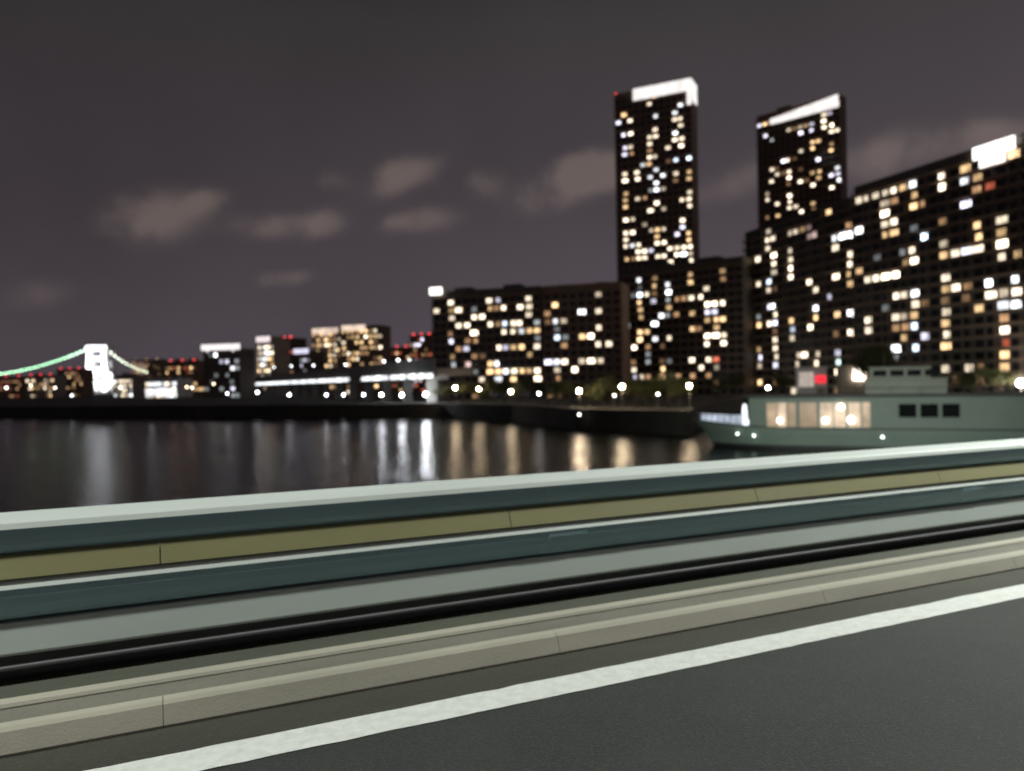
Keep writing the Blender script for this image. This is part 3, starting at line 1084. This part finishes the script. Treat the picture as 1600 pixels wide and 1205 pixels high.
# ------------------------------------------------------------------ cruise boat
BA = Vector((33.8, 111.0, 0))
bd = Vector((64.7 - 33.8, 97.0 - 111.0, 0)).normalized()
bn = Vector((-bd.y, bd.x, 0))
HB = 4.6
org = BA - bd * 8.3 + bn * HB
boat = tag(empty('cruise_boat', org, math.atan2(bd.y, bd.x)), 'big grey-green cruise boat with warm lit cabin windows moored in front of the blocks', 'boat')
BL = 62.0
hullm = mat('hull_paint', (0.22, 0.30, 0.26), 0.45, 0.10, 0.3)
housem = mat('cabin_paint', (0.20, 0.275, 0.235), 0.5, 0.12, 0.25)
bootm = mat('boot_paint', (0.025, 0.028, 0.03), 0.5, 0.2, 0.5)


def hb(x, lead, full):
    """half breadth at x from the stem"""
    t = min(max((x - lead) / full, 0), 1)
    return HB * math.sin(t * math.pi / 2) ** 0.8 if t > 0 else 0.02


xs = [0, .25, .7, 1.3, 2, 3, 4, 5.2, 6.5, 8, 10, 12, 15, 20, 30, 45, 58, BL]


def strip(levels, name, m):
    """a skin round the hull: levels = [(z(x), half breadth(x))...]"""
    b = MB()
    for sd in (-1, 1):
        i0 = len(b.v)
        for x in xs:
            for zf, hf, xf in levels:
                b.v.append((xf(x), sd * hf(x), zf(x)))
        n_ = len(levels)
        for k in range(len(xs) - 1):
            for q in range(n_ - 1):
                a = i0 + k * n_ + q
                b.f.append((a, a + n_, a + n_ + 1, a + 1))
    return b.build(name, m, boat, True)


def sheer(x):
    return 3.0 + 1.1 * max(0, 1 - x / 16.0) ** 1.6


deckh = lambda x: hb(x, 0, 9)
wlh = lambda x: hb(x, 0, 13) * 0.94
rk = lambda f: (lambda x: x + f * max(0, 1 - x / 12.0))
strip([(sheer, deckh, rk(0)), (lambda x: sheer(x) - 0.35, lambda x: deckh(x) * .998 + .0, rk(0.2)), (lambda x: sheer(x) * .55 + .25, lambda x: deckh(x) * .5 + wlh(x) * .5, rk(1.3)),
       (lambda x: 0.62, wlh, rk(2.6))], 'hull', hullm)
strip([(lambda x: 0.62, wlh, rk(2.6)), (lambda x: -1.2, lambda x: wlh(x) * .96, rk(3.4))], 'boot_band', bootm)
b = MB()
for sd in (0,):
    for x in xs:
        b.v.append((x, -deckh(x) * .99, sheer(x) - 0.12))
        b.v.append((x, deckh(x) * .99, sheer(x) - 0.12))
    for k in range(len(xs) - 1):
        b.f.append((2 * k, 2 * k + 2, 2 * k + 3, 2 * k + 1))
b.v += [(BL, -HB, -1.2), (BL, HB, -1.2), (BL, HB, 3.0), (BL, -HB, 3.0)]
q = len(b.v) - 4
b.f.append((q, q + 1, q + 2, q + 3))
b.build('deck', hullm, boat)
b = MB()
b.tube([(x, -deckh(x) - 0.03, sheer(x) + 0.02) for x in xs], 0.09, 8)
b.tube([(x, deckh(x) + 0.03, sheer(x) + 0.02) for x in xs], 0.09, 8)
b.build('rubbing_rail', bootm, boat, True)
# cabin
YF = -HB + 0.25
b = MB()
b.box(8.6, BL - 2, YF, -YF, 2.9, 7.35)
b.build('cabin_wall', housem, boat, False, True, 0.06)
b = MB()
b.box(8.0, BL - 1.4, YF - 0.35, -YF + 0.35, 7.352, 7.72)
b.build('cabin_roof', bootm, boat, False, True, 0.05)
fr = (boat.location + bn * YF, bd, BL, math.atan2(bd.y, bd.x))


def bx(px, py):
    p_ = on_facade(fr, px, py)
    return p_.x, p_.z


wi = 0
cw = [glow('cabin_window_' + str(k), c, p_, 0.5, 0.5) for k, (c, p_) in enumerate((((1.0, 0.66, 0.42), 0.16), ((1.0, 0.70, 0.46), 0.30), ((1.0, 0.74, 0.52), 0.5)))]
for (xa, xb, ya, yb, lv) in ((1198, 1214, 634, 671, 1), (1215, 1229, 636, 672, 2), (1231, 1244, 637, 672, 0), (1249, 1277, 629, 671, 0), (1281, 1302, 630, 675, 2),
                             (1303, 1322, 627, 676, 2), (1325, 1345, 632, 677, 2), (1347, 1360, 633, 677, 1)):
    (x0, z1), (x1, z0) = bx(xa, ya), bx(xb, yb)
    z0, z1 = 3.25, 6.65
    b = MB()
    b.box(x0, x1, YF - 0.03, YF + 0.01, z0, z1)
    w_ = b.build('cabin_window', cw[lv], boat)
    b = MB()
    b.box(x0 - 0.12, x1 + 0.12, YF - 0.16, YF - 0.032, z0 - 0.16, z0 - 0.002)
    b.box(x0 - 0.1, x0 - 0.002, YF - 0.07, YF - 0.002, z0, z1)
    b.box(x1 + 0.002, x1 + 0.1, YF - 0.07, YF - 0.002, z0, z1)
    b.build('frame', hullm, w_)
lampm = glow('cabin_lamp', (1.0, 0.90, 0.78), 7, 0)
for px, py, r in ((1219, 657, .36), (1290, 657, .40), (1330, 656, .46), (1314, 636, .40)):
    x, z = bx(px, py)
    b = MB()
    b.lathe([(r * math.sin(math.pi * k / 8) + .001, -r * math.cos(math.pi * k / 8)) for k in range(9)], 14, (x, YF - 0.12 - r * .3, z))
    b.build('cabin_lamp', lampm, boat, True)
for (xa, xb) in ((1404, 1432), (1438, 1466), (1472, 1500)):
    x0, x1 = bx(xa, 640)[0], bx(xb, 640)[0]
    b = MB()
    b.box(x0, x1, YF - 0.03, YF + 0.01, 4.6, 6.4)
    b.build('dark_window', M['boat_glass'], boat)
# wheelhouse in two steps on the cabin roof
x0, x1, x2 = bx(1352, 600)[0], bx(1482, 600)[0], bx(1456, 600)[0]
roofm = mat('wheelhouse_paint', (0.24, 0.27, 0.22), 0.5, 0.12, 0.4)
b = MB()
b.box(x0, x1, -3.0, 3.0, 7.724, 9.7)
b.box(x0 - 0.2, x1 + 0.2, -3.2, 3.2, 9.7, 9.86)
b.box(x0 + 0.6, x2, -2.4, 2.4, 9.86, 11.3)
b.box(x0 + 0.4, x2 + 0.2, -2.6, 2.6, 11.3, 11.45)
wh = b.build('wheelhouse', roofm, boat, False, True, 0.03)
for k in range(4):
    b = MB()
    xx = x0 + 1.0 + k * 2.1
    b.box(xx, xx + 1.7, -2.43, -2.402, 10.15, 11.0)
    b.build('pane', M['boat_glass'], wh)
b = MB()
for k in range(14):
    b.tube([(9 + k * 3.6, YF - 0.1, 7.72), (9 + k * 3.6, YF - 0.1, 8.6)], 0.025, 6)
b.tube([(9, YF - 0.1, 8.6), (9 + 13 * 3.6, YF - 0.1, 8.6)], 0.028, 6)
b.build('roof_rail', M['lamp_post'], boat, True)
b = MB()
b.tube([(x0 + 2.5, 0, 11.45), (x0 + 2.5, 0, 13.6)], 0.05, 6)
b.tube([(x0 + 2.5, -0.8, 12.9), (x0 + 2.5, 0.8, 12.9)], 0.03, 6)
b.build('aerial', M['lamp_post'], wh, True)
# foredeck: screen with its own glow standing in for lamplight, light column, hand rail
b = MB()
for k in range(7):
    xa, xb = 1.2 + k * 0.95, 2.0 + k * 0.95
    ya, yb = -deckh(xa) * .86, -deckh(xb) * .86
    L_ = math.hypot(xb - xa, yb - ya)
    mt = Matrix.Translation((xa, ya, sheer(xa) + 0.05)) @ Matrix.Rotation(math.atan2(yb - ya, xb - xa), 4, 'Z')
    b.box(0, L_, -0.05, 0.05, 0, 1.0 + 0.06 * k, mt)
b.build('glowing_screen', glow('screen_own_glow', (0.74, 0.84, 1.0), 0.55, 0.6, 0.7), boat)
b = MB()
b.box(7.6, 8.35, -3.2, -2.7, 3.3, 4.2)
b.lathe([(0.34, 0), (0.38, .3), (0.34, 2.1), (0.26, 2.9), (0.1, 3.2)], 12, (7.95, -3.7, 3.3))
b.build('light_column', glow('column_white', (0.88, 0.95, 1.0), 1.7, 0.3, 0.9), boat, True)
b = MB()
for k in range(2, 12):
    x = xs[k] if xs[k] < 8.2 else 8.2
    b.tube([(x, -deckh(x) * .97, sheer(x)), (x, -deckh(x) * .97, sheer(x) + 1.05)], 0.025, 6)
b.tube([(x, -deckh(x) * .97, sheer(x) + 1.05) for x in xs if x <= 8.3], 0.03, 6)
b.build('hand_rail', M['white'], boat, True)
for px, py in ((1152, 678), (1178, 681), (1379, 683)):
    p_ = on_facade((boat.location + bn * (-HB - 0.02), bd, BL, fr[3]), px, py)
    x, z = p_.x, p_.z
    b = MB()
    yh = -deckh(x) * .97 - 0.12
    b.lathe([(0.02, -0.14), (0.14, -0.06), (0.14, 0.06), (0.02, 0.14)], 8, (x, yh, z))
    b.build('hull_light', glow('hull_light_white', (0.95, 1.0, 0.95), 7, 0), boat, True)

# added fill spots, out of view on the street lamps, to brighten the boat
for t, tgt, en in ((15.5, Vector((50, 103, 4)), 0.8e5), (-13.5, Vector((42, 108, 3)), 0.85e5)):
    ld = bpy.data.lights.new('flood_or_fill_light', 'SPOT')
    ld.energy = en
    ld.spot_size = R(34)
    ld.spot_blend = 1.0
    ld.shadow_soft_size = 0.3
    ld.color = (0.95, 1.0, 0.88)
    lo = bpy.data.objects.new('flood_or_fill_light', ld)
    COL.objects.link(lo)
    lo.parent = L1 if t > 0 else L0
    lo.location = (0, 5.2, 16.5)
    wp = Matrix.Rotation(ANG, 3, 'Z') @ Vector((t, 5.2, 16.5))
    lo.rotation_euler = (Matrix.Rotation(-ANG, 3, 'Z') @ (tgt - wp)).to_track_quat('-Z', 'Y').to_euler()

# lamps along the deck of the elevated roadway
VG = 'small lamps on the elevated roadway'
for px, py in ((428, 575), (455, 573), (490, 572), (540, 571), (600, 566), (622, 564), (640, 565), (660, 566), (674, 569)):
    # distance at which column px meets the roadway's near side
    d = ray(px, py)
    t = (va.x * vv.y - va.y * vv.x) / (d.x * vv.y - d.y * vv.x)
    Y = d.y * t
    zz = CAMZ + d.z * t
    e = tag(empty('roadway_lamp', (d.x * t, Y, 14.9)), 'small white lamp on the deck of the elevated roadway', 'lamp', VG)
    s = MB()
    s.tube([(0, 0, 0), (0, 0, zz - 14.9)], 0.07, 6)
    s.build('post', M['lamp_post'], e)
    s = MB()
    s.lathe([(0.05, -0.4), (0.4, -0.2), (0.4, 0.2), (0.05, 0.4)], 8, (0, 0, zz - 14.9 + 0.3))
    if 'vl' not in M:
        M['vl'] = glow('roadway_lamp_white', (0.92, 0.95, 1.0), 9, 0)
    s.build('globe', M['vl'], e)

# ------------------------------------------------------------------ sun (a trace of moonlight), sky
sd = bpy.data.lights.new('sun', 'SUN')
sd.energy = 0.02
sd.angle = R(0.5)
sd.color = (1, 0.95, 0.88)
so = bpy.data.objects.new('sun', sd)
COL.objects.link(so)
SUN_EL, SUN_AZ = R(35), R(160)
so.rotation_euler = (R(90) - SUN_EL, 0, R(180) - SUN_AZ)

W = bpy.data.worlds.new('World')
SC.world = W
W.use_nodes = True
n, l = W.node_tree.nodes, W.node_tree.links
n.clear()
out = n.new('ShaderNodeOutputWorld')
sky = n.new('ShaderNodeTexSky')
sky.sky_type = 'NISHITA'
sky.sun_disc = False
sky.sun_elevation = R(-6)
sky.sun_rotation = R(160)
bg1 = n.new('ShaderNodeBackground')
bg1.inputs['Strength'].default_value = 0.05
l.new(sky.outputs[0], bg1.inputs['Color'])
bg2 = n.new('ShaderNodeBackground')
add = n.new('ShaderNodeAddShader')
l.new(bg1.outputs[0], add.inputs[0])
l.new(bg2.outputs[0], add.inputs[1])
l.new(add.outputs[0], out.inputs['Surface'])


def mth(op, a, b=None, c=None):
    q = n.new('ShaderNodeMath')
    q.operation = op
    for k, v in enumerate((a, b, c)):
        if v is None:
            continue
        if isinstance(v, (int, float)):
            q.inputs[k].default_value = v
        else:
            l.new(v, q.inputs[k])
    return q.outputs[0]


tc = n.new('ShaderNodeTexCoord')
sp = n.new('ShaderNodeSeparateXYZ')
l.new(tc.outputs['Generated'], sp.inputs[0])
yy = mth('MAXIMUM', sp.outputs['Y'], 0.02)
u, v = mth('DIVIDE', sp.outputs['X'], yy), mth('DIVIDE', sp.outputs['Z'], yy)
nz = n.new('ShaderNodeTexNoise')
nz.inputs['Scale'].default_value = 15
nz.inputs['Detail'].default_value = 5
l.new(tc.outputs['Generated'], nz.inputs['Vector'])
nf = nz.outputs['Fac']
nz2 = n.new('ShaderNodeTexNoise')
nz2.inputs['Scale'].default_value = 5
nz2.inputs['Detail'].default_value = 4
l.new(tc.outputs['Generated'], nz2.inputs['Vector'])
nl = nz2.outputs['Fac']
wu = mth('ADD', u, mth('MULTIPLY', mth('SUBTRACT', nf, 0.5), 0.09))
wv = mth('ADD', v, mth('MULTIPLY', mth('SUBTRACT', nl, 0.5), 0.05))
total = None
for (px, py, rx, ry, rot, amp) in ((245, 345, 80, 40, 8, 1.0), (335, 318, 40, 18, 20, .55), (440, 347, 75, 22, 8, .65), (512, 350, 36, 24, 5, .7),
                                   (640, 270, 62, 28, 18, .95), (668, 345, 62, 22, 5, .7), (455, 437, 42, 16, 0, .65), (905, 282, 80, 30, 20, 1.25), (960, 268, 50, 32, 0, .8),
                                   (775, 290, 28, 26, 0, .4), (525, 278, 36, 20, 0, .35), (1440, 238, 120, 40, 10, .8), (1590, 210, 80, 30, 5, .6),
                                   (1120, 300, 90, 30, 10, .5), (60, 465, 70, 26, 5, .45), (1240, 260, 70, 40, 0, .3)):
    u0, v0 = (px - 800) / FPX, (hor(px) - py) / FPX
    du, dv = mth('SUBTRACT', wu, u0), mth('SUBTRACT', wv, v0)
    ca, sa = math.cos(R(rot)), math.sin(R(rot))
    a = mth('MULTIPLY', mth('ADD', mth('MULTIPLY', du, ca), mth('MULTIPLY', dv, sa)), FPX / rx)
    b = mth('MULTIPLY', mth('SUBTRACT', mth('MULTIPLY', dv, ca), mth('MULTIPLY', du, sa)), FPX / ry)
    r2 = mth('ADD', mth('MULTIPLY', a, a), mth('MULTIPLY', b, b))
    g = mth('MULTIPLY', mth('POWER', 2.718, mth('MULTIPLY', r2, -1.0)), amp)
    total = g if total is None else mth('ADD', total, g)
total = mth('MULTIPLY', total, mth('ADD', -0.15, mth('MULTIPLY', nf, 2.3)))
mr = n.new('ShaderNodeMapRange')
mr.interpolation_type = 'SMOOTHSTEP'
mr.inputs['From Min'].default_value = 0.08
mr.inputs['From Max'].default_value = 1.0
l.new(total, mr.inputs['Value'])
total = mr.outputs[0]
rp = n.new('ShaderNodeValToRGB')
cr = rp.color_ramp
cr.elements[0].position, cr.elements[0].color = 0.0, (0.082, 0.068, 0.080, 1)
cr.elements[1].position, cr.elements[1].color = 1.0, (0.020, 0.018, 0.019, 1)
for p_, c_ in ((0.18, (0.071, 0.058, 0.068)), (0.42, (0.056, 0.046, 0.053)), (0.8, (0.038, 0.034, 0.036))):
    q = cr.elements.new(p_)
    q.color = list(c_) + [1]
l.new(mth('MULTIPLY', mth('MAXIMUM', sp.outputs['Z'], 0.0), 1.9), rp.inputs['Fac'])
side = mth('ADD', mth('ADD', 1.12, mth('MULTIPLY', sp.outputs['X'], 0.5)), mth('MULTIPLY', mth('SUBTRACT', nl, 0.5), 0.35))
vm = n.new('ShaderNodeVectorMath')
vm.operation = 'SCALE'
l.new(rp.outputs['Color'], vm.inputs[0])
l.new(side, vm.inputs['Scale'])
cl_ = n.new('ShaderNodeVectorMath')
cl_.operation = 'SCALE'
cl_.inputs[0].default_value = (0.078, 0.059, 0.047)
l.new(total, cl_.inputs['Scale'])
ad = n.new('ShaderNodeVectorMath')
ad.operation = 'ADD'
l.new(vm.outputs[0], ad.inputs[0])
l.new(cl_.outputs[0], ad.inputs[1])
l.new(ad.outputs[0], bg2.inputs['Color'])
bg2.inputs['Strength'].default_value = 1.0

# ------------------------------------------------------------------ render settings
SC.view_settings.view_transform = 'Standard'
SC.view_settings.look = 'None'
SC.view_settings.exposure = 0
SC.view_settings.gamma = 1
SC.cycles.use_denoising = True
SC.cycles.max_bounces = 6
SC.cycles.sample_clamp_indirect = 6
SC.cycles.caustics_reflective = True
